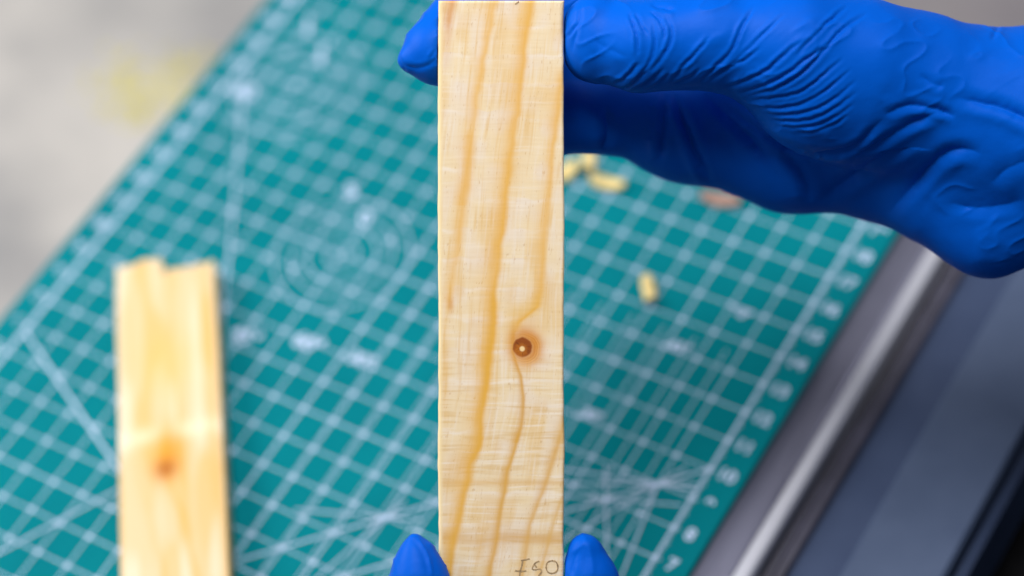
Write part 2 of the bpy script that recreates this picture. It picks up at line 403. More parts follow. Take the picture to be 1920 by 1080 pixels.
def grain_main(x, y):
    """colour of the held slat; x, y in picture pixels across its face"""
    base = nlin([231, 210, 174])
    col = np.tile(base, x.shape + (1,))
    gx = np.interp(y, [0, 300, 560, 740, 870, 1080], [40, 0, -28, -40, -66, -110])   # lean of the grain
    wx = 5 * (vnoise(x / 40.0, y / 70.0, seed=71) - 0.5); wy = 4 * (vnoise(x / 45.0, y / 45.0, seed=72) - 0.5)
    xg = x - gx * 0.85 + wx
    low = ss(560, 780, y)
    # saw rows: soft pale segments that start abruptly and fade, broken between the grain bands
    row = y / 55.0 + 0.5 * vnoise(y / 140.0, seed=13) + 0.12 * (vnoise(xg / 22.0, seed=14) - 0.5)
    fade = 1 - ss(0.1, 0.95, np.mod(row, 1))
    seg = vnoise(xg / 34.0, np.floor(row) * 7.3, seed=11)
    col = mixc(col, [238, 228, 216], np.exp(-((np.mod(row, 1) - 0.08) / 0.07) ** 2) * ss(0.35, 0.7, vnoise(xg / 60.0, np.floor(row) * 3.1, seed=15)) * 0.55)
    col = mixc(col, [228, 212, 194], ss(0.42, 0.85, seg) * fade * 0.75 * (1 - 0.6 * low))
    col = mixc(col, [229, 214, 198], ss(0.5, 0.9, vnoise(xg / 30.0, (y + wy) / 40.0, seed=21)) * 0.6)
    col = mixc(col, [222, 182, 116], ss(0.5, 0.9, vnoise(xg / 24.0, y / 60.0, seed=31)) * 0.42)
    # short saw scratches across the grain, stronger low down
    hs = vnoise(x / 44.0, (y + wy) / 2.6, seed=41) * 0.55 + vnoise(x / 75.0, (y + wy * 0.6) / 6.0, seed=42) * 0.5
    col = mixc(col, [212, 176, 118], ss(0.58, 0.92, hs) * (0.12 + 0.42 * low))
    col = mixc(col, [238, 228, 216], ss(0.46, 0.14, hs) * (0.26 + 0.34 * low))
    # fibre running along the grain
    vs_ = vnoise(xg / 2.2, y / 46.0, seed=51) * 0.5 + vnoise(xg / 5.0, y / 80.0, seed=52) * 0.5
    col = mixc(col, [218, 176, 108], ss(0.55, 0.9, vs_) * 0.46 * (1 - 0.45 * low))
    col = mixc(col, [234, 222, 208], ss(0.42, 0.1, vs_) * 0.42)
    # fine pores
    po = vnoise(xg / 1.5, y / 9.0, seed=55) 
    col = mixc(col, [190, 146, 88], ss(0.86, 0.97, po) * 0.4)
    # darker stain stripe low down
    col = mixc(col, [206, 158, 88], np.exp(-((y - 1008) / 14.0) ** 2) * 0.55 * (0.5 + vnoise(x / 60.0, y / 9.0, seed=61)))
    col = mixc(col, [214, 170, 104], np.exp(-((y - 905) / 6.0) ** 2) * 0.5)
    Y = [224, 168, 60]
    B = lambda *a, **k: band(x, y, *a, **k)
    col = mixc(col, [206, 142, 70], B([(-20, 849, .9), (0, 847, .9), (40, 842, .9), (60, 840, .5), (100, 836, .25), (150, 834, 0)], 10, 7, 0.85, seed=1))
    col = mixc(col, Y, B([(-20, 930, .8), (0, 927, .8), (73, 913, .8), (131, 903, .85), (200, 890, .75), (262, 883, .6), (300, 880, .65), (350, 876, .7), (385, 870, .5)], 13, 7, 0.85, seed=2))
    col = mixc(col, Y, B([(240, 882, 0), (255, 878, .7), (330, 874, .7), (380, 866, .8), (450, 860, .85), (500, 851, .55), (560, 841, .8), (585, 839, .3), (610, 834, .3), (760, 834, .25), (860, 836, 0)], 11, 9, 0.80, seed=3))
    col = mixc(col, [205, 140, 50], np.exp(-(((x - 845) / 6) ** 2 + ((y - 572) / 14) ** 2)) * 0.6)
    col = mixc(col, Y, B([(-20, 999, .9), (0, 996, .9), (70, 986, .9), (140, 978, .85), (215, 970, .85), (290, 957, .8), (370, 947, .9), (430, 941, .95), (500, 931, .85), (550, 924, .9), (570, 928, 1), (620, 924, 1), (690, 917, 1), (735, 912, 1), (765, 903, .95), (840, 898, .95), (870, 882, .9), (900, 876, .9), (940, 868, .9), (990, 856, .85), (1040, 848, .9), (1160, 832, .8)], 19, 7, 0.95, seed=4))
    col = mixc(col, [218, 164, 58], B([(520, 928, 0), (560, 925, .8), (700, 913, .8), (760, 904, .5), (850, 895, .6), (1000, 853, .5), (1100, 840, .5)], 8, 5, 0.6, seed=4))
    col = mixc(col, Y, B([(120, 1054, 0), (150, 1052, .8), (220, 1044, .85), (280, 1036, .8), (370, 1029, .75), (430, 1021, .75), (500, 1017, .7), (545, 1015, .8), (575, 1006, 1), (590, 990, 1), (605, 972, .9), (625, 963, .7), (645, 959, .5)], 13, 7, 0.9, jit=1.2, seed=6))
    dy = np.exp(-((y - 575) / 26.0) ** 2)
    col = mixc(col, [224, 180, 96], dy * np.exp(-((x - (1000 - (y - 565) * 1.0)) / 24) ** 2) * 0.55)
    # ring line leaving the knot
    col = mixc(col, [208, 156, 74], B([(600, 962, 0), (620, 962, .6), (660, 961, .9), (675, 966, .95), (705, 976, .95), (745, 981, .95), (775, 980, .9), (800, 977, .9), (830, 968, .9)], 5, 3.2, 0.95, jit=0.5, seed=7))
    col = mixc(col, [212, 160, 70], B([(790, 979, 0), (820, 970, .9), (850, 963, .95), (880, 951, .95), (920, 946, .95), (960, 938, .9), (1000, 933, .9), (1040, 925, .9), (1080, 917, .9), (1160, 900, .8)], 9, 5, 0.95, jit=1.0, seed=8))
    col = mixc(col, [212, 162, 80], B([(780, 1058, .6), (800, 1054, .8), (830, 1047, .85), (870, 1034, .9), (910, 1021, .9), (950, 1006, .85), (985, 993, .85), (1030, 986, .8), (1080, 979, .8), (1160, 966, .7)], 8, 5, 0.85, jit=1.0, seed=9))
    col = mixc(col, [214, 168, 90], B([(930, 1056, .6), (950, 1048, .8), (985, 1036, .8), (1010, 1031, .8), (1060, 1016, .8), (1160, 1000, .7)], 6, 4, 0.8, jit=1.0, seed=10))
    # knot
    th = np.arctan2(y - 651, x - 979.5)
    wob = 1 + 0.10 * (vnoise(np.cos(th) * 1.7 + 5, np.sin(th) * 1.7 + 5, seed=78) - 0.5) + 0.05 * (vnoise(np.cos(th) * 5 + 9, np.sin(th) * 5 + 9, seed=79) - 0.5)
    r = np.hypot(x - 979.5, y - 651.0) * wob
    rr = np.hypot((x - 984) / 1.0, (y - 651) / 1.08) * wob
    col = mixc(col, [222, 160, 70], np.exp(-(rr / 40.0) ** 4) * 0.45)
    col = mixc(col, [200, 124, 28], np.exp(-((rr - 21) / 12.0) ** 2) * (0.68 + 0.28 * np.cos(th + 0.3)))
    for rad, am in ((23.0, 0.35), (27.0, 0.5), (31.5, 0.3)):
        col = mixc(col, [236, 186, 112], np.exp(-((np.hypot(x - 982.5, y - 653) * wob - rad) / 1.1) ** 2) * am * (0.55 + 0.45 * np.cos(th - 0.7)))
    col = mixc(col, [140, 68, 4], ss(20.0, 16.0, r))
    col = mixc(col, [186, 108, 20], ss(17, 7, np.hypot(x - 976, y - 657)) * (0.35 + 0.6 * vnoise(x / 3.5, y / 3.5, seed=77)))
    col = mixc(col, [96, 44, 4], ss(17, 12, r) * ss(5, 9, r) * ss(0.72, 0.9, vnoise(np.cos(th) * 6 + 9, np.sin(th) * 6 + 9, r / 14, seed=81)) * 0.7)
    col = mixc(col, [238, 206, 150], ss(6.2, 3.2, np.hypot(x - 979, y - 654) * wob))
    # edge tints: dark brown top right, amber further down, paler left bevel
    col = mixc(col, [120, 92, 84], ss(1047, 1058, x) * np.exp(-((y - 45) / 34.0) ** 2) * 0.75)
    col = mixc(col, [190, 140, 60], ss(1045, 1056, x) * ss(640, 900, y) * 0.45 * vnoise(y / 30.0, seed=91))
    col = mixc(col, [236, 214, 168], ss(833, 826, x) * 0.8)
    return col

def slat_mesh(name, L, W, T, nx, ny, colour, top_edge=None, relief=0.004, seed=0):
    """slat lying in its x (width) / y (length) plane, face at z = 0, back at z = -T; cm.  colour(s, t) gets 0..1 across and along"""
    xs = np.linspace(-W / 2, W / 2, nx + 1); ts = np.linspace(0, 1, ny + 1)
    X, Tt = np.meshgrid(xs, ts)
    Yb = -L / 2
    yt = np.full(nx + 1, L / 2) if top_edge is None else L / 2 + top_edge(np.linspace(0, 1, nx + 1))
    Y = Yb + Tt * (yt[None, :] - Yb)
    edge = np.minimum(np.minimum(X + W / 2, W / 2 - X), np.minimum(Y - Yb, yt[None, :] - Y))
    r = 0.06
    Z = -np.where(edge < r, r - np.sqrt(np.maximum(r * r - (r - np.minimum(edge, r)) ** 2, 0)), 0)
    Z = Z + relief * (vnoise(X / 0.4, Y / 0.035, seed=seed + 1) - 0.5) + relief * 0.7 * (vnoise(X / 0.03, Y / 0.8, seed=seed + 2) - 0.5) + 0.0015 * (vnoise(X / 3.0, Y / 0.62, seed=seed + 3) - 1)
    Xw = X + np.sign(X) * (0.012 * (vnoise(Y / 0.22, np.sign(X) * 3, seed=seed + 4) - 0.5) + 0.022 * (vnoise(Y / 1.7, np.sign(X) * 5, seed=seed + 5) - 0.5)) * ss(W / 2 - 0.12, W / 2, np.abs(X))
    nv = (nx + 1) * (ny + 1)
    front = np.stack([Xw, Y, Z], -1).reshape(-1, 3)
    back = np.stack([X, Y, np.full_like(Y, -T)], -1)
    # outline of the back joined by side walls
    ring = [(0, i) for i in range(nx + 1)] + [(j, nx) for j in range(1, ny + 1)] + [(ny, i) for i in range(nx - 1, -1, -1)] + [(j, 0) for j in range(ny - 1, 0, -1)]
    ridx = np.array([j * (nx + 1) + i for j, i in ring]); nr = len(ridx)
    bverts = back.reshape(-1, 3)[ridx]
    j, i = np.meshgrid(np.arange(ny), np.arange(nx), indexing='ij'); a = (j * (nx + 1) + i).ravel()
    F = np.stack([a, a + 1, a + nx + 2, a + nx + 1], 1)
    k = np.arange(nr); k2 = (k + 1) % nr
    side = np.stack([ridx[k], nv + k, nv + k2, ridx[k2]], 1)
    # back face as strips between left and right outline points
    lft = [nv] + [nv + nr - q for q in range(1, ny)] + [nv + 2 * nx + ny]; rgt = [nv + nx + q for q in range(ny + 1)]
    bk = np.array([(lft[q], lft[q + 1], rgt[q + 1], rgt[q]) for q in range(ny)])
    V = np.concatenate([front, bverts]); FF = np.concatenate([F, side, bk])
    me = mesh_np(name, V * CM, FF)
    s = np.concatenate([(X / W + 0.5).ravel(), bverts[:, 0] / W + 0.5]); t = np.concatenate([((Y + L / 2) / L).ravel(), (bverts[:, 1] + L / 2) / L])
    c = colour(s, t)
    at_ = me.color_attributes.new('grain', 'FLOAT_COLOR', 'POINT')
    at_.data.foreach_set('color', np.concatenate([c, np.ones((len(c), 1))], 1).astype(np.float32).ravel())
    me.polygons.foreach_set('use_smooth', np.ones(len(me.polygons), bool))
    return me

# held slat: 2.8 cm wide, face across the line of sight
PXC = FOCUS / FPX
TOP_PX, BOT_PX, L_PX, R_PX = 0.6, 1150.0, 821.5, 1057.5
SW, SL, ST = (R_PX - L_PX) * PXC, (BOT_PX - TOP_PX) * PXC, 0.9
me = slat_mesh('wood_sample', SL, SW, ST, 224, 1080, lambda s, t: grain_main(L_PX + s * (R_PX - L_PX), BOT_PX - t * (BOT_PX - TOP_PX)), relief=0.0012, seed=10)
slat = link('wood_sample', me, M_wood)
SC = at((L_PX + R_PX) / 2, (TOP_PX + BOT_PX) / 2, 0)
slat.matrix_world = FRAME @ Matrix.Translation(Vector(SC) * CM)
tag(slat, 'pale pine slat with a dark round knot, held upright by gloved hands', 'wood slat', 'pine slats')

# pencilled writing near the bottom: ribbons just proud of the face
def strokes(name, lines, w, parent, mat):
    vs = []; fs = []
    for ln in lines:
        q = np.array([at(px, py, 0.004)[:2] - SC[:2] for px, py in ln])
        # resample with a smooth curve
        tt = np.linspace(0, len(q) - 1, (len(q) - 1) * 6 + 1)
        i = np.clip(np.floor(tt).astype(int), 0, len(q) - 2); f = (tt - i)[:, None]
        p0, p1, p2, p3 = q[np.maximum(i - 1, 0)], q[i], q[i + 1], q[np.minimum(i + 2, len(q) - 1)]
        cpts = 0.5 * (2 * p1 + (p2 - p0) * f + (2 * p0 - 5 * p1 + 4 * p2 - p3) * f ** 2 + (3 * p1 - p0 - 3 * p2 + p3) * f ** 3)
        d = np.gradient(cpts, axis=0); d /= np.linalg.norm(d, axis=1)[:, None] + 1e-9
        nn = np.stack([-d[:, 1], d[:, 0]], 1); k = len(vs)
        for a_, (pt, nrm) in enumerate(zip(cpts, nn)):
            ww = w * (0.7 + 0.5 * random.random())
            vs += [(*(pt - nrm * ww / 2) * CM, 0.0065 * CM), (*(pt + nrm * ww / 2) * CM, 0.0065 * CM)]
            if a_: fs.append((k + 2 * a_ - 2, k + 2 * a_ - 1, k + 2 * a_ + 1, k + 2 * a_))
    me = bpy.data.meshes.new(name); me.from_pydata(vs, [], fs); me.update()
    return link(name, me, mat, parent)
wr = [[(977, 1051), (984, 1049.5), (993, 1047.5)], [(980, 1051), (978, 1062), (975, 1072), (974, 1084)], [(966, 1070), (976, 1071), (987, 1070)],
      [(1011, 1052), (1003, 1056), (998, 1066), (1003, 1068), (1013, 1067), (1015, 1073), (1009, 1080)], [(1002, 1058), (1006, 1064)],
      [(1036, 1051), (1027, 1054), (1024, 1063), (1027, 1072), (1035, 1075), (1044, 1071), (1046, 1062), (1042, 1053), (1035, 1051)]]
strokes('pencil_writing', wr, 0.032, slat, M_pencil)
strokes('pencil_tick', [[(966, 8), (970, 5), (973, 3)]], 0.03, slat, M_pencil)

# second slat, lying on the mat
def grain_second(s, t):
    x = s * 200; y = (1 - t) * 760             # 760 units long, top = 0
    col = np.tile(nlin([214, 190, 150]), x.shape + (1,))
    col = mixc(col, [224, 207, 182], ss(0.45, 0.85, vnoise(x / 26.0, y / 150.0, seed=101)) * 0.8)
    col = mixc(col, [216, 170, 92], ss(0.48, 0.75, vnoise(x / 20.0, y / 150.0, seed=102)) * 0.6)
    col = mixc(col, [226, 180, 88], np.exp(-((x - 100) / 50) ** 2 - ((y - 200) / 60) ** 2) * 0.45)
    col = mixc(col, [242, 226, 200], np.exp(-((y - 335) / 16) ** 2) * 0.6)
    col = mixc(col, Yw2, band(x, y, [(0, 176, .3), (100, 182, .5), (250, 186, .5), (350, 184, .5), (420, 190, .7), (560, 196, .6), (760, 198, .5)], 16, 8, 0.8, seed=110))
    col = mixc(col, Yw2, band(x, y, [(0, 30, .4), (200, 34, .3), (360, 28, .3), (500, 60, .4), (600, 84, .4), (760, 110, .4)], 9, 6, 0.7, seed=111))
    col = mixc(col, Yw2, band(x, y, [(0, 105, .5), (120, 112, .4), (260, 104, .5), (380, 90, .6), (400, 92, .7), (470, 112, .8), (530, 128, .7), (620, 142, .6), (760, 165, .5)], 10, 6, 0.8, seed=112))
    col = mixc(col, [226, 160, 44], np.exp(-((x - 92) / 34) ** 2 - ((y - 378) / 52) ** 2) * 0.95)
    col = mixc(col, [214, 140, 20], np.exp(-((x - 100) / 24) ** 2 - ((y - 362) / 34) ** 2) * 0.6)
    col = mixc(col, [168, 92, 12], np.exp(-((x - 90) / 22) ** 2 - ((y - 400) / 20) ** 2) * 0.95)
    return col
Yw2 = [214, 164, 72]
S2T = 0.8
pa = on_plane(228, 1080, 0.5 * 0 + S2T); pb = on_plane(428, 1080, S2T); pc = on_plane(214, 487, S2T); pd = on_plane(405, 500, S2T)
ax = (pc + pd) / 2 - (pa + pb) / 2; ax[2] = 0; ln_vis = np.linalg.norm(ax); ay = ax / ln_vis; axx = np.array([ay[1], -ay[0], 0])
W2 = 0.5 * (abs((pb - pa) @ axx) + abs((pd - pc) @ axx))
L2 = ln_vis + 3.0
def broken(s):
    e = np.where(s < 0.47, 0.22 + 0.04 * np.sin(s * 14 + 3), -0.24 + 0.03 * np.sin(s * 22))
    e = np.where((s > 0.47) & (s < 0.54), -0.30, e)
    return e + 0.12 * (vnoise(s * 28, seed=5) - 0.5)
me = slat_mesh('wood_sample', L2, W2, S2T, 90, 360, grain_second, top_edge=broken, relief=0.0012, seed=40)
s2 = link('wood_sample', me, M_wood)
ctr = (pc + pd) / 2 - ay * (L2 / 2)
M2 = Matrix.Identity(4)
for i in range(3):
    M2[i][0] = axx[i]; M2[i][1] = ay[i]; M2[i][2] = (0, 0, 1)[i]; M2[i][3] = (ctr[0], ctr[1], S2T + 0.012)[i] * CM
s2.matrix_world = M2
tag(s2, 'blurred pine slat with a broken end lying flat on the mat', 'wood slat', 'pine slats')

# wood shavings on the mat
for (px, py, w, l, h, rot, mt, sd, lab) in (
        (1215, 548, 0.42, 0.85, 0.22, 2.2, M_chip, 1, 'single wood shaving alone on the grid right of the held slat'),
        (1104, 302, 0.45, 1.0, 0.28, 2.1, M_chip, 2, 'upper wood shaving of the cluster under the gloved palm'),
        (1142, 346, 0.42, 1.05, 0.24, 0.2, M_chip, 3, 'wood shaving lowest and rightmost of the cluster under the gloved palm'),
        (1062, 326, 0.45, 0.8, 0.24, 1.2, M_chip, 4, 'wood shaving touching the held slat\'s right edge in the photo'),
        (1352, 374, 0.45, 1.15, 0.12, 0.1, M_chip2, 5, 'flat reddish brown chip half hidden by the gloved palm')):
    c = on_plane(px, py, 0.1); c[2] = 0.034
    scrap('wood_shaving', c, w, l, h * 1.5, rot, mt, sd, lab, 'wood shaving', 'wood crumbs on the mat', curl=0.75)

# ------------------------------------------------------------------ gloved hands
def smin(a, b, k):
    h = np.clip(0.5 + 0.5 * (b - a) / k, 0, 1)
    return b * (1 - h) + a * h - k * h * (1 - h)

def sdf_chain(pts, G):
    """chain of tapering limbs; pts rows (x, y, z, r)"""
    d = None
    for a, b in zip(pts[:-1], pts[1:]):
        pa, ra, pb, rb = a[:3], a[3], b[:3], b[3]
        v = pb - pa; L2_ = float(v @ v)
        q = [G[i] - pa[i] for i in range(3)]
        t = np.clip((q[0] * v[0] + q[1] * v[1] + q[2] * v[2]) / L2_, 0, 1)
        e = np.sqrt((q[0] - t * v[0]) ** 2 + (q[1] - t * v[1]) ** 2 + (q[2] - t * v[2]) ** 2) - (ra + (rb - ra) * t)
        d = e if d is None else smin(d, e, 0.25)
    return d

def surface_nets(D, o, h):
    nx, ny, nz = D.shape
    ins = D < 0
    cell = np.zeros((nx - 1, ny - 1, nz - 1), np.int8)
    corners = [(i, j, k) for i in (0, 1) for j in (0, 1) for k in (0, 1)]
    for i, j, k in corners: cell += ins[i:nx - 1 + i, j:ny - 1 + j, k:nz - 1 + k]
    act = (cell > 0) & (cell < 8)
    ci = np.argwhere(act); idx = -np.ones(act.shape, np.int64); idx[act] = np.arange(len(ci))
    P_ = np.zeros((len(ci), 3)); n_ = np.zeros(len(ci))
    cv = [D[ci[:, 0] + i, ci[:, 1] + j, ci[:, 2] + k] for i, j, k in corners]
    for a in range(8):
        for b in range(a + 1, 8):
            if sum(abs(corners[a][q] - corners[b][q]) for q in range(3)) != 1: continue
            va, vb = cv[a], cv[b]; mk = (va < 0) != (vb < 0)
            t = np.where(mk, va / np.where(mk, va - vb, 1), 0)
            p = np.array(corners[a]) + t[:, None] * (np.array(corners[b]) - np.array(corners[a]))
            P_ += p * mk[:, None]; n_ += mk
    V = (ci + P_ / n_[:, None]) * h + o
    F = []
    for ax_ in range(3):
        sl0 = [slice(1, s - 1) for s in D.shape]; sl1 = list(sl0)
        sl0[ax_] = slice(0, D.shape[ax_] - 1); sl1[ax_] = slice(1, D.shape[ax_])
        A = ins[tuple(sl0)]; B = ins[tuple(sl1)]
        e = np.argwhere(A != B); fl_ = A[tuple(e.T)]
        base = e + np.array([0 if q == ax_ else 1 for q in range(3)])
        u_, v_ = [q for q in range(3) if q != ax_]
        def g(du, dv):
            c = base.copy(); c[:, u_] += du; c[:, v_] += dv
            return idx[tuple(c.T)]
        q = np.stack([g(-1, -1), g(0, -1), g(0, 0), g(-1, 0)], 1)
        flip = fl_ if ax_ != 1 else ~fl_
        q[~flip] = q[~flip][:, ::-1]
        F.append(q)
    return V, np.concatenate(F)

def build_glove(name, chains, blends, h, box, boxes_sub, creases, micro=0.006):
    lo, hi = np.array(box[0]), np.array(box[1])
    n_ = np.ceil((hi - lo) / h).astype(int) + 1
    G = np.meshgrid(*[(lo[i] + h * np.arange(n_[i])).astype(np.float32) for i in range(3)], indexing='ij')
    D = np.full(tuple(n_), 9.0, np.float32)
    for ch, k in zip(chains, blends):          # each limb only inside its own neighbourhood
        for seg in zip(ch[:-1], ch[1:]):
            seg = np.array(seg); mg = seg[:, 3:].max() + k + 0.3
            i0 = np.clip(np.floor((seg[:, :3].min(0) - mg - lo) / h), 0, n_ - 1).astype(int); i1 = np.clip(np.ceil((seg[:, :3].max(0) + mg - lo) / h), 1, n_).astype(int)
            sl = tuple(slice(a, b) for a, b in zip(i0, i1))
            D[sl] = smin(D[sl], sdf_chain(seg, [g[sl] for g in G]), k)
    for (c, hs) in boxes_sub:
        i0 = np.clip(np.floor((np.array(c) - hs - 0.3 - lo) / h), 0, n_ - 1).astype(int); i1 = np.clip(np.ceil((np.array(c) + hs + 0.3 - lo) / h), 1, n_).astype(int)
        sl = tuple(slice(a, b) for a, b in zip(i0, i1)); GG = [g[sl] for g in G]
        q = [np.abs(GG[i] - c[i]) - hs[i] for i in range(3)]
        bd = np.sqrt(sum(np.maximum(t, 0) ** 2 for t in q)) + np.minimum(np.maximum(np.maximum(q[0], q[1]), q[2]), 0)
        D[sl] = np.maximum(D[sl], -(bd - 0.015))
    V, F = surface_nets(D, lo, h)
    me = mesh_np(name, V, F)
    o = bpy.data.objects.new(name, me); COL.objects.link(o)
    md = o.modifiers.new('s', 'SMOOTH'); md.iterations = 3; md.factor = 0.5
    md = o.modifiers.new('u', 'SUBSURF'); md.levels = 1; md.render_levels = 1
    ev = bpy.data.meshes.new_from_object(o.evaluated_get(bpy.context.evaluated_depsgraph_get()))
    bpy.data.objects.remove(o); bpy.data.meshes.remove(me)
    nv = len(ev.vertices)
    co = np.empty(nv * 3, np.float32); ev.vertices.foreach_get('co', co); co = co.reshape(-1, 3).astype(float)
    nm = np.empty(nv * 3, np.float32); ev.vertex_normals.foreach_get('vector', nm); nm = nm.reshape(-1, 3).astype(float)
    # soft irregularity of the stretched film
    disp = 0.05 * (vnoise(co[:, 0] / 1.3, co[:, 1] / 1.3, co[:, 2] / 1.3, seed=3) - 0.5) + micro * 2 * (vnoise(co[:, 0] / 0.3, co[:, 1] / 0.3, co[:, 2] / 0.3, seed=4) - 0.5)
    rg = 1 - np.abs(2 * vnoise((co[:, 0] + 0.5 * co[:, 1]) / 0.75, (co[:, 1] - 0.5 * co[:, 0]) / 0.4, co[:, 2] / 0.6, seed=8) - 1)
    disp += 0.03 * rg ** 5 * ss(0.45, 0.7, vnoise(co[:, 0] / 1.1, co[:, 1] / 1.1, co[:, 2] / 1.1, seed=9))
    kk = FPX / (FOCUS - co[:, 2])
    px = co[:, 0] * kk + 960; py = -co[:, 1] * kk + 540
    face = ss(0.02, 0.30, nm[:, 2])
    for line, w, amp, z0, z1 in creases:
        q = np.array(line, float)
        m_ = (px > q[:, 0].min() - 5 * w) & (px < q[:, 0].max() + 5 * w) & (py > q[:, 1].min() - 5 * w) & (py < q[:, 1].max() + 5 * w) & (co[:, 2] > z0) & (co[:, 2] < z1) & (nm[:, 2] > 0.0)
        ids = np.nonzero(m_)[0]
        if not len(ids): continue
        # smooth the polyline
        tt = np.linspace(0, len(q) - 1, (len(q) - 1) * 5 + 1)
        i = np.clip(np.floor(tt).astype(int), 0, len(q) - 2); f = (tt - i)[:, None]
        p0, p1, p2, p3 = q[np.maximum(i - 1, 0)], q[i], q[i + 1], q[np.minimum(i + 2, len(q) - 1)]
        c = 0.5 * (2 * p1 + (p2 - p0) * f + (2 * p0 - 5 * p1 + 4 * p2 - p3) * f ** 2 + (3 * p1 - p0 - 3 * p2 + p3) * f ** 3)
        X_, Y_ = px[ids], py[ids]
        best = np.full(len(ids), 1e9); bs = np.zeros(len(ids)); bt = np.zeros(len(ids)); N = len(c) - 1
        for s_ in range(N):
            a, b = c[s_], c[s_ + 1]; v = b - a; ll = v @ v + 1e-9
            t = np.clip(((X_ - a[0]) * v[0] + (Y_ - a[1]) * v[1]) / ll, 0, 1)
            dx = X_ - a[0] - t * v[0]; dy = Y_ - a[1] - t * v[1]; d = np.hypot(dx, dy)
            sg = np.sign(v[0] * dy - v[1] * dx)
            mk = d < best
            best = np.where(mk, d, best); bs = np.where(mk, sg, bs); bt = np.where(mk, (s_ + t) / N, bt)
        tap = np.minimum(1, np.minimum(bt, 1 - bt) * 4 + 0.05)
        sd = (best * bs + 2.2 * (vnoise(X_ / 11.0, Y_ / 11.0, seed=int(q[0, 0]) % 97) - 0.5)) / (w * 0.82)
        am = 0.65 + 0.7 * vnoise(bt * N / 4.0 + q[0, 0], seed=17)
        tap = tap * am
        prof_ = -np.exp(-np.abs(sd) / 0.62 * (1 - 0.35 * np.exp(-np.abs(sd) * 3))) + 0.5 * np.exp(-((sd - 1.6) / 1.0) ** 2) + 0.25 * np.exp(-((sd + 1.6) / 1.0) ** 2)
        disp[ids] += 0.66 * amp * prof_ * tap * np.maximum(face[ids], 0.15)
    co += nm * disp[:, None]
    for (c, hs) in boxes_sub:      # keep the film outside what it presses on
        q = [np.abs(co[:, i] - c[i]) - (hs[i] + 0.012) for i in range(3)]
        ins = (q[0] < 0) & (q[1] < 0) & (q[2] < 0)
        for ax_ in range(3):
            mk = ins & (q[ax_] >= np.maximum(q[(ax_ + 1) % 3], q[(ax_ + 2) % 3]))
            co[mk, ax_] = c[ax_] + np.sign(co[mk, ax_] - c[ax_]) * (hs[ax_] + 0.012)
    ev.vertices.foreach_set('co', (co * CM).astype(np.float32).ravel()); ev.update()
    ev.name = name
    g = link(name, ev, M_glove, smooth=True); g.matrix_world = FRAME
    return g

def C(*rows): return np.array([[*at(a, b, z), r] for a, b, z, r in rows])
SB = [((SC[0], SC[1], -ST / 2), (SW / 2, SL / 2, ST / 2))]

# right-hand wrinkles, picture coordinates (z range says which layer of the hand)
def R2(pts): return [(1040 + a / 2, b / 2) for a, b in pts]
def R4(pts): return [(1060 + a / 4.3636, b / 4.3636) for a, b in pts]
cr = []
def add(pts, w, amp, z0=-1.9, z1=3.0): cr.append((pts, w, amp, z0, z1))
# thumb joint
add(R4([(530, 110), (560, 220), (590, 320), (590, 450)]), 5.0, 0.075)
add(R4([(570, 110), (620, 210), (665, 285)]), 4.5, 0.06)
add(R4([(690, 100), (760, 150), (800, 230), (815, 320)]), 4.5, 0.06)
add(R4([(825, 150), (865, 230), (860, 340), (800, 460), (700, 580)]), 5.5, 0.075)
add(R4([(715, 200), (730, 330), (710, 460), (640, 580), (560, 660)]), 4.5, 0.05)
add(R4([(600, 510), (540, 590), (470, 650), (390, 700)]), 5, 0.065)
add(R4([(690, 560), (610, 640), (520, 710), (440, 740)]), 5, 0.06)
add(R4([(800, 560), (700, 660), (600, 720), (520, 750)]), 5, 0.06)
add(R4([(860, 600), (760, 690), (660, 740)]), 4.5, 0.045)
add(R4([(210, 290), (290, 370), (400, 420), (510, 470)]), 9, 0.022)
add(R4([(100, 190), (60, 250), (10, 310)]), 5, 0.06)
add(R4([(130, 40), (120, 160), (80, 300), (60, 420)]), 6, 0.05)
add(R4([(700, 40), (820, 70), (900, 80)]), 7, 0.06)
# fan over the ball of the thumb
add(R4([(1180, 300), (1090, 410), (970, 540), (860, 680)]), 5, 0.06)
add(R4([(1110, 560), (1010, 640), (880, 690)]), 5, 0.045)
add(R4([(1540, 60), (1440, 230), (1370, 400), (1240, 540), (1100, 680)]), 5, 0.06)
add(R4([(1600, 390), (1480, 480), (1330, 560), (1160, 690)]), 5.5, 0.065)
add(R2([(950, 140), (880, 190), (800, 260), (720, 300), (640, 330)]), 5.5, 0.07)
add(R2([(1030, 160), (960, 210), (880, 270), (790, 320), (690, 350)]), 5.5, 0.075)
add(R2([(1170, 50), (1070, 120), (1010, 190), (930, 270), (830, 330), (720, 360)]), 5.5, 0.075)
add(R2([(1100, 20), (1020, 90), (960, 150), (900, 210)]), 5.0, 0.06)
add(R2([(1080, 220), (1010, 280), (930, 340), (840, 365), (740, 375)]), 5.0, 0.065)
add(R2([(1110, 260), (1030, 330), (940, 385), (850, 405), (770, 400)]), 5.0, 0.065)
add(R2([(1130, 300), (1050, 370), (960, 415), (870, 430), (800, 425)]), 4.8, 0.06)
add(R2([(1130, 345), (1060, 400), (970, 445), (880, 455), (820, 450)]), 4.8, 0.055)
add(R2([(1120, 390), (1060, 435), (980, 470), (900, 478), (840, 470)]), 4.8, 0.05)
add(R2([(1100, 430), (1050, 465), (980, 492), (910, 498)]), 4.8, 0.045)
add(R2([(860, 50), (780, 130), (700, 210), (620, 270), (540, 310)]), 5.0, 0.04)
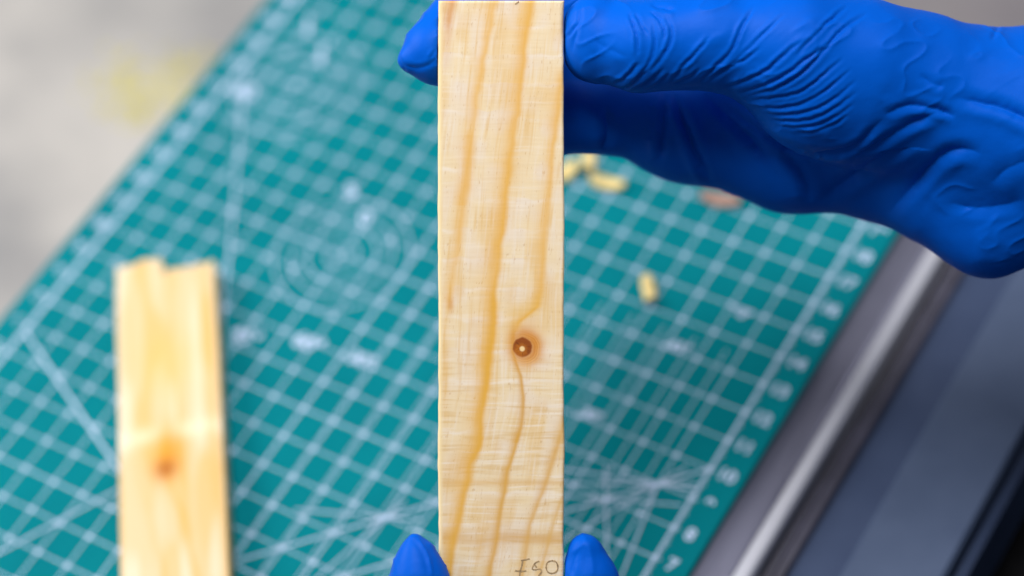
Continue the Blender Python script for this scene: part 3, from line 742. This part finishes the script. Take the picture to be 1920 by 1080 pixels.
# crease under the ball of the thumb and wrist folds
add(R2([(640, 390), (730, 460), (830, 530), (930, 570), (1040, 575), (1130, 550), (1190, 490), (1230, 450)]), 10, 0.13, -3.2)
add(R2([(1240, 430), (1330, 395), (1440, 410), (1500, 440)]), 10, 0.10, -3.5)
add(R2([(1500, 365), (1600, 385), (1700, 410), (1800, 460), (1900, 500)]), 16, 0.14, -3.5)
add(R2([(1100, 600), (1220, 540), (1330, 470), (1440, 420)]), 12, 0.12, -3.8)
add(R2([(1370, 280), (1420, 315), (1460, 325)]), 10, 0.06, -3.5)
# palm folds
add(R2([(420, 350), (405, 480), (395, 600)]), 11, 0.17, -5.5, -1.2)
add(R2([(445, 350), (490, 470), (540, 600), (590, 690)]), 12, 0.19, -5.5, -1.2)
add(R2([(190, 400), (200, 500), (180, 560)]), 14, 0.12, -5.5, -1.2)
add(R2([(560, 350), (680, 460), (770, 560), (850, 680)]), 16, 0.13, -5.5, -1.2)
add(R2([(850, 560), (930, 660), (960, 760)]), 16, 0.12, -5.5, -0.8)
add(R2([(980, 760), (1120, 660), (1250, 580), (1380, 500)]), 17, 0.16, -5.5, 0)
add(R2([(1260, 790), (1370, 670), (1450, 590), (1520, 560), (1600, 575)]), 17, 0.16, -4.5, 0.5)
add(R2([(1480, 760), (1570, 780), (1680, 770), (1760, 750)]), 16, 0.06, -4.5, 0.5)
add(R2([(1640, 690), (1690, 640), (1760, 610), (1860, 600)]), 18, 0.06, -4.5, 0.5)
add(R2([(1640, 150), (1660, 100), (1690, 60)]), 7, 0.05, -4.5, 3)
# fingertip left of the slat
add([(825, 104), (800, 124), (775, 128), (755, 118)], 7, 0.035, -3, 3)
add([(745, 100), (752, 118), (765, 140)], 5, 0.03, -3, 3)
add([(818, 92), (806, 110)], 4, 0.03, -3, 3)

right = [
    (C((1330, 75, -0.1, 1.06), (1480, 95, -0.3, 1.38), (1600, 140, -0.8, 1.65), (1720, 178, -1.4, 1.78), (1850, 235, -1.9, 2.15), (1960, 250, -2.0, 2.35), (2160, 262, -2.1, 2.5), (2330, 270, -2.2, 2.7)), 0.5),
    (C((1530, 168, -0.7, 1.45), (1600, 180, -1.0, 1.45), (1680, 200, -1.5, 1.5)), 0.5),
    (C((1112, 48, -0.35, 0.66), (1115, 98, -0.38, 0.62), (1160, 90, -0.3, 0.7)), 0.3),
    (C((1130, 74, -0.32, 0.84), (1200, 88, -0.22, 0.985), (1265, 82, -0.12, 0.97), (1340, 78, -0.1, 1.05)), 0.25),
    (C((1130, 193, -3.1, 1.0), (1280, 242, -3.3, 1.12), (1480, 293, -3.2, 1.2), (1680, 303, -2.8, 1.35), (1800, 300, -2.3, 1.6)), 0.6),
    (C((1340, 150, -3.5, 1.2), (1500, 200, -3.2, 1.4), (1680, 230, -2.7, 1.6)), 0.7),
    (C((1770, 365, -2.1, 1.25), (1852, 420, -1.9, 1.12)), 0.6),
    (C((1852, 420, -1.9, 1.12), (1960, 360, -2.0, 1.4), (2100, 330, -2.0, 1.8)), 0.6),
    (C((1345, 70, -3.3, 1.0), (1130, 25, -3.0, 0.95), (940, 30, -2.1, 0.9), (875, 55, -1.6, 0.88), (822, 96, -1.15, 0.79)), 0.35),
    (C((820, 98, -1.15, 0.70), (766, 113, -0.95, 0.24)), 0.30),
    (C((1345, 150, -3.5, 1.0), (1150, 130, -3.4, 0.95), (1000, 130, -2.7, 0.88), (915, 145, -2.1, 0.78)), 0.25),
    (C((1345, 220, -3.3, 0.98), (1150, 200, -3.2, 0.95), (1030, 215, -2.5, 0.85), (950, 235, -1.9, 0.75)), 0.25),
    (C((1150, 225, -2.9, 0.8), (1040, 235, -2.2, 0.66), (985, 262, -1.75, 0.58)), 0.2),
]
gh = build_glove('gloved_hand', [c for c, k in right], [k for c, k in right], 0.07, ((-3.2, 0.0, -6.0), (17.5, 9.0, 2.2)), SB, cr)
tag(gh, 'blue nitrile gloved hand from the right pinching the slat\'s top end', 'gloved hand', 'gloved hands holding the slat')

cl = []
cl.append(([(782, 1008), (795, 1028), (806, 1052), (812, 1080)], 6, -0.05, -3, 3))
cl.append(([(1100, 1012), (1108, 1040), (1112, 1080)], 10, -0.03, -3, 3))
cl.append(([(1085, 1030), (1075, 1055), (1072, 1080)], 8, 0.03, -3, 3))
left = [
    (C((777, 1008, 0.35, 0.09), (781, 1040, 0.28, 0.36), (786, 1085, 0.22, 0.63), (792, 1150, 0.1, 0.82), (800, 1290, -0.2, 0.98), (860, 1440, -0.8, 1.3)), 0.3),
    (C((1097, 1033, -0.15, 0.38), (1103, 1085, -0.3, 0.60), (1112, 1160, -0.5, 0.78), (1120, 1300, -1.0, 0.88), (1080, 1440, -1.4, 1.1)), 0.3),
    (C((1050, 1190, -2.2, 0.7), (1085, 1300, -2.2, 0.85), (1060, 1430, -1.9, 1.1)), 0.3),
    (C((980, 1180, -2.4, 0.72), (1030, 1300, -2.8, 0.86), (1010, 1430, -2.2, 1.1)), 0.3),
    (C((915, 1200, -2.3, 0.65), (960, 1310, -2.9, 0.78), (960, 1430, -2.3, 1.05)), 0.3),
    (C((860, 1440, -0.8, 1.3), (950, 1500, -1.2, 1.9), (950, 1650, -0.9, 2.1), (950, 1820, 0.2, 2.1), (950, 1980, 1.3, 2.3)), 0.6),
    (C((1080, 1440, -1.5, 1.1), (960, 1450, -1.8, 1.4), (960, 1560, -1.3, 1.7)), 0.6),
]
gl = build_glove('gloved_hand', [c for c, k in left], [k for c, k in left], 0.075, ((-6.0, -19.5, -5.0), (6.0, -5.0, 4.2)), SB, cl)
tag(gl, 'blue nitrile gloved fingertips reaching up from below around the slat\'s bottom', 'gloved hand', 'gloved hands holding the slat')
